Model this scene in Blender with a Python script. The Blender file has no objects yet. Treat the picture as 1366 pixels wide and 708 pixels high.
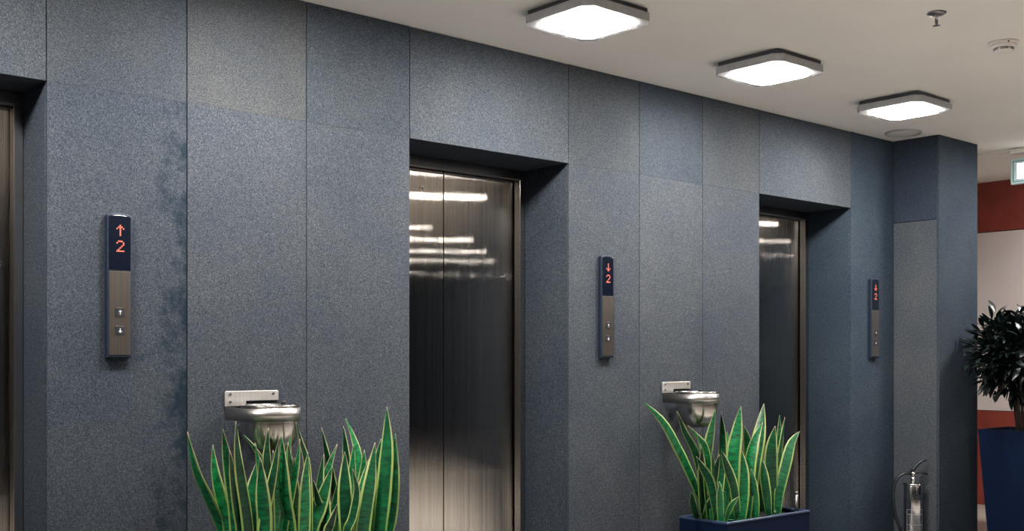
import bpy, bmesh, math, random
from mathutils import Vector, Matrix

# ------------------------------------------------------------------ scene
S = bpy.context.scene
C = S.collection
PI = math.pi

# camera: level, looking obliquely at the lift wall (which runs along +X at y = D)
CAM_H = 1.40
cam_d = bpy.data.cameras.new('camera')
cam = bpy.data.objects.new('camera', cam_d)
C.objects.link(cam)
cam.location = (0, 0, CAM_H)
cam.rotation_euler = (PI / 2, 0, 0.8524 - PI / 2)
cam_d.sensor_fit = 'HORIZONTAL'
cam_d.sensor_width = 36.0
cam_d.lens = 36.0 * 1501.5 / 1366.0
cam_d.shift_y = (477.2 - 354.0) / 1366.0
cam_d.clip_start = 0.05
S.camera = cam

# world: only a trace of ambient; the lobby is closed and lit by its own lamps
W = bpy.data.worlds.new('world')
S.world = W
W.use_nodes = True
W.node_tree.nodes['Background'].inputs[0].default_value = (0.02, 0.025, 0.035, 1)
W.node_tree.nodes['Background'].inputs[1].default_value = 1.0

S.view_settings.view_transform = 'Standard'
S.view_settings.look = 'None'
S.view_settings.gamma = 1.0
S.view_settings.use_curve_mapping = False
S.view_settings.exposure = 0.0
S.cycles.use_denoising = True
S.cycles.sample_clamp_indirect = 6.0
S.cycles.caustics_reflective = False
S.cycles.max_bounces = 8
S.cycles.diffuse_bounces = 5

LAMP_SQUARE = 195.0       # radiance of the square ceiling lamps
LAMP_LOBBY = 62.0        # the same lamps further out in the lobby run dimmed
LAMP_SQUARE_COL = (1.0, 0.955, 0.90)

# main dimensions (metres)
D = 4.646                # face of the stone cladding
CEIL = 3.085
LINT = 2.516             # lintel line, also the joint between the two panel rows
TH = 0.020               # stone slab thickness
DOORS = [(0.452, 1.572), (3.372, 4.492), (6.292, 7.412)]
COLX0, COLX1, COLY = 8.012, 8.612, 4.27
FRAMES_Y = (4.925, 5.02, 5.015)   # front of each door frame, at the back of its recess
XMIN, XMAX, YMIN, YMAX = -6.0, 24.0, -11.0, 7.6

# ------------------------------------------------------------------ helpers
class MB:
    """collects primitives, builds ONE mesh object"""
    def __init__(self):
        self.bm = bmesh.new()
        self.mi = 0

    def _tag(self, faces, mi):
        for f in faces:
            f.material_index = self.mi if mi is None else mi

    def box(self, x0, x1, y0, y1, z0, z1, bevel=0.0, seg=1, mi=None):
        b = bmesh.new()
        vs = [b.verts.new((x, y, z)) for z in (z0, z1) for y in (y0, y1) for x in (x0, x1)]
        for q in ((0, 2, 3, 1), (4, 5, 7, 6), (0, 1, 5, 4), (2, 6, 7, 3), (0, 4, 6, 2), (1, 3, 7, 5)):
            b.faces.new([vs[i] for i in q])
        if bevel > 0:
            bmesh.ops.bevel(b, geom=b.edges[:], offset=bevel, segments=seg, profile=0.5, affect='EDGES')
        self.merge(b, mi)
        return self

    def merge(self, b, mi=None, mat=None):
        vm = {}
        for v in b.verts:
            vm[v] = self.bm.verts.new(mat @ v.co if mat else v.co)
        for f in b.faces:
            try:
                nf = self.bm.faces.new([vm[v] for v in f.verts])
            except ValueError:
                continue
            nf.smooth = f.smooth
            nf.material_index = f.material_index if mi is None else mi
            if mi is None and self.mi:
                nf.material_index = self.mi
        b.free()

    def prism(self, pts, z0, z1, bevel=0.0, mi=None, axis='Z'):
        """pts: closed 2-D outline, extruded along axis"""
        b = bmesh.new()
        def p3(p, h):
            return {'Z': (p[0], p[1], h), 'Y': (p[0], h, p[1]), 'X': (h, p[0], p[1])}[axis]
        lo = [b.verts.new(p3(p, z0)) for p in pts]
        hi = [b.verts.new(p3(p, z1)) for p in pts]
        n = len(pts)
        b.faces.new(lo[::-1]); b.faces.new(hi)
        for i in range(n):
            b.faces.new((lo[i], lo[(i + 1) % n], hi[(i + 1) % n], hi[i]))
        bmesh.ops.recalc_face_normals(b, faces=b.faces[:])
        if bevel > 0:
            es = [e for e in b.edges if abs(e.verts[0].co[{'X': 0, 'Y': 1, 'Z': 2}[axis]] - e.verts[1].co[{'X': 0, 'Y': 1, 'Z': 2}[axis]]) < 1e-6]
            bmesh.ops.bevel(b, geom=es, offset=bevel, segments=2, profile=0.5, affect='EDGES')
        self.merge(b, mi)
        return self

    def lathe(self, prof, cx=0, cy=0, cz=0, n=32, smooth=True, mi=None):
        """prof: (r, z) from bottom to top, about Z"""
        b = bmesh.new()
        rings = []
        for r, z in prof:
            if r < 1e-6:
                rings.append([b.verts.new((cx, cy, cz + z))])
            else:
                rings.append([b.verts.new((cx + r * math.cos(2 * PI * i / n), cy + r * math.sin(2 * PI * i / n), cz + z)) for i in range(n)])
        for a, c in zip(rings, rings[1:]):
            for i in range(n):
                j = (i + 1) % n
                if len(a) == 1 and len(c) == 1:
                    break
                if len(a) == 1:
                    f = b.faces.new((a[0], c[j], c[i]))
                elif len(c) == 1:
                    f = b.faces.new((a[i], a[j], c[0]))
                else:
                    f = b.faces.new((a[i], a[j], c[j], c[i]))
                f.smooth = smooth
        bmesh.ops.recalc_face_normals(b, faces=b.faces[:])
        self.merge(b, mi)
        return self

    def tube(self, pts, r, n=10, mi=None, smooth=True):
        pts = [Vector(p) for p in pts]
        rs = r if isinstance(r, (list, tuple)) else [r] * len(pts)
        b = bmesh.new()
        up = Vector((0.13, 0.27, 0.95)).normalized()
        rings = []
        for i, p in enumerate(pts):
            t = (pts[min(i + 1, len(pts) - 1)] - pts[max(i - 1, 0)]).normalized()
            a = t.cross(up)
            if a.length < 0.05:
                a = t.cross(Vector((1, 0, 0)))
            a.normalize()
            c = t.cross(a)
            rings.append([b.verts.new(p + rs[i] * (math.cos(2 * PI * k / n) * a + math.sin(2 * PI * k / n) * c)) for k in range(n)])
        for a, c in zip(rings, rings[1:]):
            for k in range(n):
                f = b.faces.new((a[k], a[(k + 1) % n], c[(k + 1) % n], c[k]))
                f.smooth = smooth
        b.faces.new(rings[0][::-1]); b.faces.new(rings[-1])
        bmesh.ops.recalc_face_normals(b, faces=b.faces[:])
        self.merge(b, mi)
        return self

    def mesh(self, name, mats):
        me = bpy.data.meshes.new(name)
        self.bm.to_mesh(me)
        self.bm.free()
        for m in (mats if isinstance(mats, (list, tuple)) else [mats]):
            me.materials.append(m)
        return me

    def build(self, name, mats, parent=None, loc=None):
        return link(name, self.mesh(name, mats), parent, loc)


def link(name, me, parent=None, loc=None):
    o = bpy.data.objects.new(name, me)
    C.objects.link(o)
    if parent is not None:
        o.parent = parent
    if loc is not None:
        o.location = loc
    return o


def empty(name, loc=(0, 0, 0), rz=0.0):
    o = bpy.data.objects.new(name, None)
    o.empty_display_size = 0.1
    C.objects.link(o)
    o.location = loc
    o.rotation_euler = (0, 0, rz)
    return o


def tag(o, label=None, cat=None, group=None, kind=None):
    if label: o['label'] = label
    if cat: o['category'] = cat
    if group: o['group'] = group
    if kind: o['kind'] = kind
    return o


def copy_tree(o, parent=None):
    c = o.copy()
    C.objects.link(c)
    if parent is not None:
        c.parent = parent
    for ch in list(o.children):
        copy_tree(ch, c)
    return c


def rrect(hx, hy, r, n=6, cx=0, cy=0):
    pts = []
    for sx, sy, a0 in ((1, 1, 0), (-1, 1, 90), (-1, -1, 180), (1, -1, 270)):
        for k in range(n + 1):
            a = math.radians(a0 + 90 * k / n)
            pts.append((cx + sx * (hx - r) + r * math.cos(a), cy + sy * (hy - r) + r * math.sin(a)))
    return pts

# ------------------------------------------------------------------ materials
def newmat(name):
    m = bpy.data.materials.new(name)
    m.use_nodes = True
    nt = m.node_tree
    return m, nt, nt.nodes['Principled BSDF']


def setp(p, **kw):
    names = {'base': 'Base Color', 'rough': 'Roughness', 'metal': 'Metallic', 'spec': 'Specular IOR Level',
             'emis': 'Emission Color', 'estr': 'Emission Strength', 'coat': 'Coat Weight', 'aniso': 'Anisotropic',
             'trans': 'Transmission Weight'}
    for k, v in kw.items():
        if k in ('base', 'emis'):
            v = (*v, 1.0)
        p.inputs[names[k]].default_value = v


def noise(nt, scale, detail=2.0, coord='Object', vec=None, rough=0.5):
    t = nt.nodes.new('ShaderNodeTexNoise')
    t.inputs['Scale'].default_value = scale
    t.inputs['Detail'].default_value = detail
    t.inputs['Roughness'].default_value = rough
    if vec is None:
        tc = nt.nodes.new('ShaderNodeTexCoord')
        vec = tc.outputs[coord]
    nt.links.new(vec, t.inputs['Vector'])
    return t


def ramp(nt, fac, stops):
    r = nt.nodes.new('ShaderNodeValToRGB')
    els = r.color_ramp.elements
    while len(els) < len(stops):
        els.new(0.5)
    for e, (p, c) in zip(els, stops):
        e.position = p
        e.color = (*c, 1) if len(c) == 3 else c
    nt.links.new(fac, r.inputs['Fac'])
    return r


def mixc(nt, a, b, fac, mode='MIX'):
    m = nt.nodes.new('ShaderNodeMix')
    m.data_type = 'RGBA'
    m.blend_type = mode
    for sock, v in ((m.inputs[0], fac), (m.inputs[6], a), (m.inputs[7], b)):
        if hasattr(v, 'is_linked'):
            nt.links.new(v, sock)
        elif isinstance(v, (int, float)):
            sock.default_value = v
        else:
            sock.default_value = (*v, 1)
    return m.outputs[2]


def bump(nt, p, height, strength, dist=0.002):
    b = nt.nodes.new('ShaderNodeBump')
    b.inputs['Strength'].default_value = strength
    b.inputs['Distance'].default_value = dist
    nt.links.new(height, b.inputs['Height'])
    nt.links.new(b.outputs['Normal'], p.inputs['Normal'])
    return b


def simple(name, base, rough=0.5, metal=0.0, spec=0.5, var=0.08, scale=30.0, coat=0.0):
    """plain material with a little procedural mottling"""
    m, nt, p = newmat(name)
    n = noise(nt, scale, 3)
    lo = tuple(max(0.0, c * (1 - var)) for c in base)
    hi = tuple(min(1.0, c * (1 + var)) for c in base)
    r = ramp(nt, n.outputs['Fac'], [(0.3, lo), (0.7, hi)])
    nt.links.new(r.outputs['Color'], p.inputs['Base Color'])
    setp(p, rough=rough, metal=metal, spec=spec, coat=coat)
    return m


def emitter(name, col, strength, base=(0.8, 0.8, 0.8)):
    m, nt, p = newmat(name)
    setp(p, base=base, rough=0.4, emis=col, estr=strength)
    return m

M = {}

def make_stone():
    m, nt, p = newmat('flamed_granite')
    geo = nt.nodes.new('ShaderNodeNewGeometry')
    pos = geo.outputs['Position']
    fine = noise(nt, 170.0, 2, vec=pos, rough=0.7)
    grain = noise(nt, 70.0, 3, vec=pos, rough=0.7)
    big = noise(nt, 2.2, 4, vec=pos, rough=0.6)
    r1 = ramp(nt, fine.outputs['Fac'], [(0.28, (0.0190, 0.0245, 0.0330)), (0.50, (0.0430, 0.0495, 0.0590)), (0.74, (0.092, 0.098, 0.106))])
    r2 = ramp(nt, grain.outputs['Fac'], [(0.33, (0.80, 0.82, 0.85)), (0.66, (1.16, 1.15, 1.13))])
    col = mixc(nt, r1.outputs['Color'], r2.outputs['Color'], 1.0, 'MULTIPLY')
    r3 = ramp(nt, big.outputs['Fac'], [(0.32, (0.84, 0.87, 0.92)), (0.68, (1.10, 1.08, 1.05))])
    col = mixc(nt, col, r3.outputs['Color'], 1.0, 'MULTIPLY')
    # per-slab tint (object property); right-end and column tints also paint in shade
    at = nt.nodes.new('ShaderNodeAttribute'); at.attribute_type = 'OBJECT'; at.attribute_name = 'tint'
    col = mixc(nt, col, at.outputs['Color'], 1.0, 'MULTIPLY')
    # damp-looking blotches along one edge of some slabs (object property "stain")
    st = nt.nodes.new('ShaderNodeAttribute'); st.attribute_type = 'OBJECT'; st.attribute_name = 'stain'
    tc = nt.nodes.new('ShaderNodeTexCoord')
    sp = nt.nodes.new('ShaderNodeSeparateXYZ'); nt.links.new(tc.outputs['Generated'], sp.inputs[0])
    bl = noise(nt, 9.0, 5, vec=pos, rough=0.75)
    add = nt.nodes.new('ShaderNodeMath'); add.operation = 'MULTIPLY_ADD'
    nt.links.new(bl.outputs['Fac'], add.inputs[0]); add.inputs[1].default_value = 1.3
    nt.links.new(sp.outputs['X'], add.inputs[2])
    sr = ramp(nt, add.outputs[0], [(0.0, (0, 0, 0)), (1.0, (1, 1, 1))])
    sr.color_ramp.elements[0].position = 0.0
    mr = nt.nodes.new('ShaderNodeMapRange')
    nt.links.new(add.outputs[0], mr.inputs['Value'])
    mr.inputs['From Min'].default_value = 1.46; mr.inputs['From Max'].default_value = 1.72
    nt.nodes.remove(sr)
    mu = nt.nodes.new('ShaderNodeMath'); mu.operation = 'MULTIPLY'
    nt.links.new(mr.outputs['Result'], mu.inputs[0]); nt.links.new(st.outputs['Fac'], mu.inputs[1])
    col = mixc(nt, col, (0.010, 0.017, 0.026), mu.outputs[0])
    nt.links.new(col, p.inputs['Base Color'])
    setp(p, rough=0.8, spec=0.06)
    bump(nt, p, fine.outputs['Fac'], 0.5, 0.0025)
    return m

M['stone'] = make_stone()
M['joint'] = simple('dark_joint', (0.008, 0.010, 0.014), 0.9)


def make_steel(name, base, rough, aniso=0.0, wave=0.0, rot=0.0, brush=0.0, wscale=(1.6, 1.0, 2.4)):
    m, nt, p = newmat(name)
    setp(p, metal=1.0, rough=rough)
    tc = nt.nodes.new('ShaderNodeTexCoord')
    mp = nt.nodes.new('ShaderNodeMapping')
    mp.inputs['Scale'].default_value = (260, 260, 3.0)
    nt.links.new(tc.outputs['Object'], mp.inputs['Vector'])
    n = noise(nt, 1.0, 3, vec=mp.outputs['Vector'])
    r = ramp(nt, n.outputs['Fac'], [(0.3, tuple(c * (1 - 0.10) for c in base)), (0.7, tuple(min(1, c * 1.10) for c in base))])
    nt.links.new(r.outputs['Color'], p.inputs['Base Color'])
    if aniso:
        setp(p, aniso=aniso)
        tg = nt.nodes.new('ShaderNodeTangent'); tg.direction_type = 'RADIAL'; tg.axis = 'Z'
        p.inputs['Anisotropic Rotation'].default_value = rot
        nt.links.new(tg.outputs['Tangent'], p.inputs['Tangent'])
    bn = None
    if wave:
        mp2 = nt.nodes.new('ShaderNodeMapping'); mp2.inputs['Scale'].default_value = wscale
        nt.links.new(tc.outputs['Object'], mp2.inputs['Vector'])
        w = noise(nt, 1.0, 1.0, vec=mp2.outputs['Vector'])
        bn = bump(nt, p, w.outputs['Fac'], 1.0, wave)
    if brush:
        # vertical brush lines: every hairline leans a little left or right
        sp = nt.nodes.new('ShaderNodeSeparateXYZ'); nt.links.new(tc.outputs['Object'], sp.inputs[0])
        tot = None
        for k, off in ((21000.0, 0.0), (13300.0, 71.3)):
            ma = nt.nodes.new('ShaderNodeMath'); ma.operation = 'MULTIPLY_ADD'
            nt.links.new(sp.outputs['X'], ma.inputs[0]); ma.inputs[1].default_value = k; ma.inputs[2].default_value = off
            fl = nt.nodes.new('ShaderNodeMath'); fl.operation = 'FLOOR'; nt.links.new(ma.outputs[0], fl.inputs[0])
            wn = nt.nodes.new('ShaderNodeTexWhiteNoise'); wn.noise_dimensions = '1D'
            nt.links.new(fl.outputs[0], wn.inputs['W'])
            sb = nt.nodes.new('ShaderNodeMath'); sb.operation = 'MULTIPLY_ADD'
            nt.links.new(wn.outputs['Value'], sb.inputs[0]); sb.inputs[1].default_value = brush; sb.inputs[2].default_value = -brush / 2
            if tot is None:
                tot = sb.outputs[0]
            else:
                ad = nt.nodes.new('ShaderNodeMath'); ad.operation = 'ADD'
                nt.links.new(tot, ad.inputs[0]); nt.links.new(sb.outputs[0], ad.inputs[1]); tot = ad.outputs[0]
        cb = nt.nodes.new('ShaderNodeCombineXYZ'); nt.links.new(tot, cb.inputs['X'])
        va = nt.nodes.new('ShaderNodeVectorMath'); va.operation = 'ADD'
        nt.links.new(bn.outputs['Normal'], va.inputs[0]); nt.links.new(cb.outputs[0], va.inputs[1])
        vn = nt.nodes.new('ShaderNodeVectorMath'); vn.operation = 'NORMALIZE'
        nt.links.new(va.outputs[0], vn.inputs[0])
        nt.links.new(vn.outputs[0], p.inputs['Normal'])
    return m

M['door_steel'] = make_steel('brushed_door_steel', (0.60, 0.56, 0.52), 0.035, wave=0.0006, brush=0.42)
M['frame_steel'] = make_steel('frame_steel', (0.55, 0.53, 0.51), 0.20)
M['header_steel'] = make_steel('header_steel', (0.22, 0.22, 0.23), 0.35)
M['bowl_steel'] = make_steel('polished_bowl_steel', (0.50, 0.475, 0.45), 0.20, wave=0.0016, wscale=(34, 34, 1.2))
M['strap_steel'] = make_steel('satin_strap_steel', (0.46, 0.44, 0.42), 0.34)
M['plate_steel'] = make_steel('satin_plate_steel', (0.80, 0.77, 0.74), 0.42)
M['panel_steel'] = make_steel('call_plate_steel', (0.52, 0.46, 0.41), 0.28, aniso=0.4)
M['chrome'] = make_steel('extinguisher_chrome', (0.72, 0.70, 0.68), 0.16)
M['navy_plastic'] = simple('navy_black_plastic', (0.008, 0.014, 0.028), 0.5, spec=0.25)
M['display_glass'] = simple('display_glass', (0.004, 0.006, 0.012), 0.08, coat=0.5)
M['black'] = simple('black_rubber', (0.008, 0.010, 0.014), 0.45)
M['dark_gap'] = simple('dark_steel_backing', (0.05, 0.055, 0.065), 0.5)
M['lamp_frame'] = simple('lamp_frame_grey', (0.34, 0.34, 0.345), 0.45, metal=0.0)
M['ceiling'] = simple('ceiling_paint', (0.88, 0.85, 0.815), 0.9, spec=0.1, var=0.025, scale=1.2)
M['ceil_white'] = simple('white_plastic', (0.78, 0.75, 0.71), 0.5, var=0.02)
M['red_wood'] = simple('red_wood', (0.30, 0.060, 0.042), 0.45, var=0.18, scale=5)
M['cream'] = simple('cream_board', (0.82, 0.73, 0.71), 0.7, var=0.03, scale=2)
M['lobby_wall'] = simple('dark_lobby_wall', (0.035, 0.045, 0.065), 0.7)
M['blue_planter'] = simple('blue_lacquer', (0.0025, 0.008, 0.028), 0.55, spec=0.12, var=0.12, scale=6)
M['rim_blue'] = simple('planter_rim_highlight', (0.03, 0.05, 0.10), 0.3, var=0.15, scale=20)  # lighter than the body to paint a highlight along the rim
M['soil'] = simple('dark_soil', (0.014, 0.012, 0.010), 0.95, var=0.5, scale=60)
M['led'] = emitter('led_red', (1.0, 0.30, 0.19), 0.70, base=(0.3, 0.02, 0.01))
M['print_white'] = simple('white_print', (0.62, 0.63, 0.64), 0.5)
M['label_grey'] = simple('label_grey', (0.30, 0.30, 0.30), 0.5)
M['green'] = simple('sign_green', (0.01, 0.20, 0.08), 0.4)
M['sign_case'] = simple('sign_case', (0.42, 0.52, 0.58), 0.4)
M['sign_lit'] = emitter('sign_lit', (0.95, 1.0, 0.98), 2.2)
M['lamp_lobby'] = emitter('lamp_lobby', LAMP_SQUARE_COL, LAMP_LOBBY)
M['lamp_square'] = emitter('lamp_square', LAMP_SQUARE_COL, LAMP_SQUARE)


def make_floor():
    m, nt, p = newmat('polished_floor')
    geo = nt.nodes.new('ShaderNodeNewGeometry')
    n = noise(nt, 3.0, 5, vec=geo.outputs['Position'])
    r = ramp(nt, n.outputs['Fac'], [(0.3, (0.49, 0.46, 0.42)), (0.7, (0.57, 0.535, 0.49))])
    nt.links.new(r.outputs['Color'], p.inputs['Base Color'])
    setp(p, rough=0.35)
    return m
M['floor'] = make_floor()
M['added_apron'] = simple('added_dark_floor', (0.030, 0.033, 0.040), 0.45, var=0.25, scale=90)  # unseen floor strip, dark to keep bounce off the lower walls
M['carpet'] = simple('dark_carpet', (0.045, 0.045, 0.055), 0.95, var=0.2, scale=80)


def make_leaf_mats():
    m, nt, p = newmat('snake_leaf_green')
    uv = nt.nodes.new('ShaderNodeUVMap'); uv.uv_map = 'UVMap'
    mp = nt.nodes.new('ShaderNodeMapping'); mp.inputs['Scale'].default_value = (1.3, 46.0, 1.0)
    nt.links.new(uv.outputs['UV'], mp.inputs['Vector'])
    oi = nt.nodes.new('ShaderNodeObjectInfo')
    ad = nt.nodes.new('ShaderNodeVectorMath'); ad.operation = 'ADD'
    nt.links.new(mp.outputs['Vector'], ad.inputs[0])
    mul = nt.nodes.new('ShaderNodeVectorMath'); mul.operation = 'SCALE'
    mul.inputs[0].default_value = (37, 91, 13); nt.links.new(oi.outputs['Random'], mul.inputs['Scale'])
    nt.links.new(mul.outputs[0], ad.inputs[1])
    n = noise(nt, 1.0, 3, vec=ad.outputs[0], rough=0.65)
    r = ramp(nt, n.outputs['Fac'], [(0.34, (0.0012, 0.036, 0.014)), (0.50, (0.002, 0.098, 0.032)), (0.68, (0.004, 0.175, 0.054))])
    tone = ramp(nt, oi.outputs['Random'], [(0.0, (0.34, 0.36, 0.42)), (0.5, (0.8, 0.82, 0.8)), (1.0, (1.6, 1.6, 1.45))])
    col = mixc(nt, r.outputs['Color'], tone.outputs['Color'], 1.0, 'MULTIPLY')
    nt.links.new(col, p.inputs['Base Color'])
    setp(p, rough=0.38, spec=0.4)
    M['leaf_green'] = m
    m, nt, p = newmat('snake_leaf_margin')
    uv = nt.nodes.new('ShaderNodeUVMap'); uv.uv_map = 'UVMap'
    sp = nt.nodes.new('ShaderNodeSeparateXYZ'); nt.links.new(uv.outputs['UV'], sp.inputs[0])
    r = ramp(nt, sp.outputs['Y'], [(0.0, (0.08, 0.22, 0.05)), (0.55, (0.26, 0.36, 0.10)), (0.86, (0.31, 0.34, 0.15)), (1.0, (0.20, 0.15, 0.12))])
    nt.links.new(r.outputs['Color'], p.inputs['Base Color'])
    setp(p, rough=0.45, spec=0.3)
    M['leaf_margin'] = m
    m, nt, p = newmat('bush_leaf')
    oi = nt.nodes.new('ShaderNodeObjectInfo')
    geo = nt.nodes.new('ShaderNodeNewGeometry')
    n = noise(nt, 25.0, 2, vec=geo.outputs['Position'])
    r = ramp(nt, n.outputs['Fac'], [(0.35, (0.0015, 0.0035, 0.0045)), (0.62, (0.003, 0.008, 0.007)), (0.78, (0.006, 0.022, 0.009))])
    nt.links.new(r.outputs['Color'], p.inputs['Base Color'])
    setp(p, rough=0.33, spec=0.35)
    M['bush_leaf'] = m
make_leaf_mats()
M['stem'] = simple('woody_stem', (0.04, 0.03, 0.022), 0.8, var=0.3)
SNAKE_A = [
    ([(2.29,4.5,0.4),(2.266,4.497,0.637),(2.175,4.446,0.793),(2.084,4.391,0.949),(2.028,4.334,1.098)], 0.059, -36),
    ([(2.278,4.44,0.4),(2.268,4.438,0.644),(2.232,4.436,0.783),(2.199,4.433,0.913),(2.187,4.43,1.032)], 0.048, -31),
    ([(2.275,4.37,0.4),(2.265,4.364,0.653),(2.229,4.328,0.825),(2.182,4.291,0.981),(2.145,4.257,1.109)], 0.059, -9),
    ([(2.29,4.29,0.4),(2.279,4.285,0.661),(2.237,4.271,0.892),(2.214,4.261,1.018),(2.201,4.248,1.138)], 0.047, 27),
    ([(2.392,4.298,0.4),(2.382,4.293,0.688),(2.344,4.282,0.931),(2.305,4.276,1.013),(2.247,4.271,1.079)], 0.028, -25),
    ([(2.33,4.36,0.4),(2.33,4.361,0.647),(2.326,4.361,0.75),(2.338,4.362,0.845),(2.36,4.364,0.956)], 0.061, -20),
    ([(2.337,4.262,0.4),(2.333,4.256,0.659),(2.326,4.249,0.761),(2.315,4.242,0.857),(2.301,4.229,0.984)], 0.06, -35),
    ([(2.377,4.282,0.4),(2.374,4.278,0.652),(2.361,4.269,0.883),(2.35,4.262,0.995),(2.353,4.253,1.106)], 0.045, 38),
    ([(2.324,4.266,0.4),(2.329,4.261,0.659),(2.353,4.254,0.806),(2.376,4.245,0.932),(2.391,4.233,1.058)], 0.035, 28),
    ([(2.471,4.274,0.4),(2.463,4.27,0.644),(2.433,4.263,0.814),(2.421,4.254,0.944),(2.411,4.244,1.073)], 0.055, -28),
    ([(2.575,4.294,0.4),(2.572,4.292,0.63),(2.56,4.284,0.917),(2.527,4.28,1.033),(2.498,4.275,1.125)], 0.033, 11),
    ([(2.526,4.254,0.4),(2.524,4.25,0.64),(2.526,4.246,0.744),(2.525,4.239,0.874),(2.531,4.231,0.994)], 0.055, 32),
    ([(2.862,4.46,0.4),(2.85,4.463,0.581),(2.805,4.476,0.834),(2.78,4.487,0.974),(2.763,4.498,1.078)], 0.034, -37),
    ([(2.661,4.44,0.4),(2.673,4.441,0.602),(2.718,4.444,0.775),(2.776,4.448,0.915),(2.818,4.451,1.002)], 0.038, 15),
    ([(2.683,4.4,0.4),(2.683,4.4,0.606),(2.683,4.4,0.714),(2.695,4.4,0.848),(2.715,4.401,0.966)], 0.044, -29),
    ([(2.574,4.3,0.4),(2.584,4.299,0.628),(2.625,4.299,0.729),(2.667,4.298,0.842),(2.694,4.297,0.917)], 0.057, -37),
    ([(2.907,4.46,0.4),(2.916,4.463,0.574),(2.957,4.481,0.894),(2.936,4.493,1.018),(2.897,4.503,1.115)], 0.049, 33),
    ([(2.898,4.5,0.4),(2.899,4.5,0.572),(2.904,4.502,0.79),(2.897,4.503,0.967),(2.885,4.505,1.08)], 0.046, -18),
    ([(2.815,4.36,0.4),(2.816,4.365,0.596),(2.813,4.373,0.722),(2.816,4.384,0.841),(2.827,4.401,0.97)], 0.061, 7),
    ([(2.852,4.3,0.4),(2.861,4.304,0.599),(2.891,4.312,0.739),(2.923,4.323,0.873),(2.95,4.338,1.009)], 0.076, 31),
    ([(2.871,4.36,0.4),(2.873,4.36,0.591),(2.882,4.36,0.7),(2.902,4.36,0.802),(2.932,4.361,0.932)], 0.056, -8),
    ([(2.983,4.36,0.4),(2.99,4.361,0.579),(3.017,4.363,0.794),(3.036,4.366,1.003),(3.039,4.37,1.172)], 0.063, -6),
    ([(3.0,4.42,0.4),(3.076,4.418,0.563),(3.103,4.412,0.711),(3.103,4.4,0.891),(3.097,4.386,1.041)], 0.047, -18),
    ([(2.645,4.27,0.4),(2.651,4.279,0.623),(2.66,4.286,0.695),(2.667,4.292,0.743),(2.677,4.301,0.808)], 0.05, -41),
    ([(2.648,4.26,0.4),(2.639,4.242,0.629),(2.647,4.235,0.668),(2.66,4.225,0.718),(2.669,4.215,0.76)], 0.04, 11),
    ([(2.512,4.286,0.4),(2.507,4.283,0.638),(2.489,4.278,0.792),(2.471,4.271,0.923),(2.452,4.264,1.038)], 0.042, 3),
    ([(2.51,4.27,0.4),(2.506,4.269,0.639),(2.491,4.269,0.744),(2.483,4.268,0.874),(2.486,4.267,0.971)], 0.048, -14),
    ([(2.878,4.4,0.4),(2.885,4.409,0.584),(2.895,4.418,0.659),(2.915,4.435,0.76),(2.933,4.45,0.827)], 0.056, -27),
    ([(2.762,4.3,0.4),(2.769,4.298,0.609),(2.8,4.297,0.68),(2.822,4.295,0.797),(2.796,4.291,0.901)], 0.034, -27),
    ([(2.462,4.28,0.4),(2.459,4.283,0.643),(2.442,4.285,0.699),(2.422,4.288,0.781),(2.403,4.293,0.878)], 0.045, -20),
    ([(2.336,4.4,0.4),(2.331,4.397,0.642),(2.316,4.395,0.715),(2.3,4.391,0.813),(2.293,4.386,0.926)], 0.045, 22),
    ([(2.42,4.294,0.4),(2.424,4.292,0.645),(2.443,4.286,0.844),(2.462,4.281,0.972),(2.473,4.276,1.075)], 0.036, 5),
    ([(2.433,4.286,0.4),(2.439,4.28,0.645),(2.47,4.27,0.811),(2.492,4.258,0.939),(2.5,4.246,1.052)], 0.033, -36),
    ([(2.695,4.33,0.4),(2.685,4.321,0.615),(2.661,4.313,0.692),(2.624,4.302,0.769),(2.591,4.286,0.865)], 0.037, -24),
    ([(2.651,4.3,0.4),(2.649,4.306,0.62),(2.628,4.31,0.688),(2.601,4.316,0.756),(2.562,4.327,0.864)], 0.033, 10),
    ([(2.904,4.47,0.4),(2.911,4.468,0.574),(2.942,4.463,0.685),(2.961,4.455,0.825),(2.962,4.444,0.967)], 0.05, -15),
    ([(3.0,4.46,0.4),(3.005,4.458,0.566),(3.015,4.453,0.679),(3.029,4.442,0.857),(3.045,4.428,1.017)], 0.054, -4),
    ([(2.34,4.298,0.4),(2.338,4.291,0.654),(2.338,4.279,0.82),(2.318,4.267,0.934),(2.289,4.252,1.046)], 0.032, 18),
    ([(2.275,4.334,0.4),(2.266,4.327,0.657),(2.243,4.309,0.762),(2.209,4.283,0.893),(2.174,4.254,1.021)], 0.04, 41),
    ([(2.403,4.298,0.4),(2.404,4.294,0.647),(2.411,4.288,0.798),(2.404,4.281,0.911),(2.386,4.275,1.008)], 0.042, 41),
    ([(2.798,4.46,0.4),(2.794,4.451,0.588),(2.797,4.442,0.665),(2.8,4.429,0.752),(2.801,4.412,0.84)], 0.045, -19),
    ([(2.839,4.5,0.4),(2.837,4.507,0.577),(2.817,4.514,0.656),(2.797,4.528,0.761),(2.797,4.547,0.864)], 0.042, 25),
    ([(2.872,4.42,0.4),(2.871,4.419,0.584),(2.87,4.417,0.73),(2.876,4.415,0.869),(2.882,4.411,1.001)], 0.052, 40),
]
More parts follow.
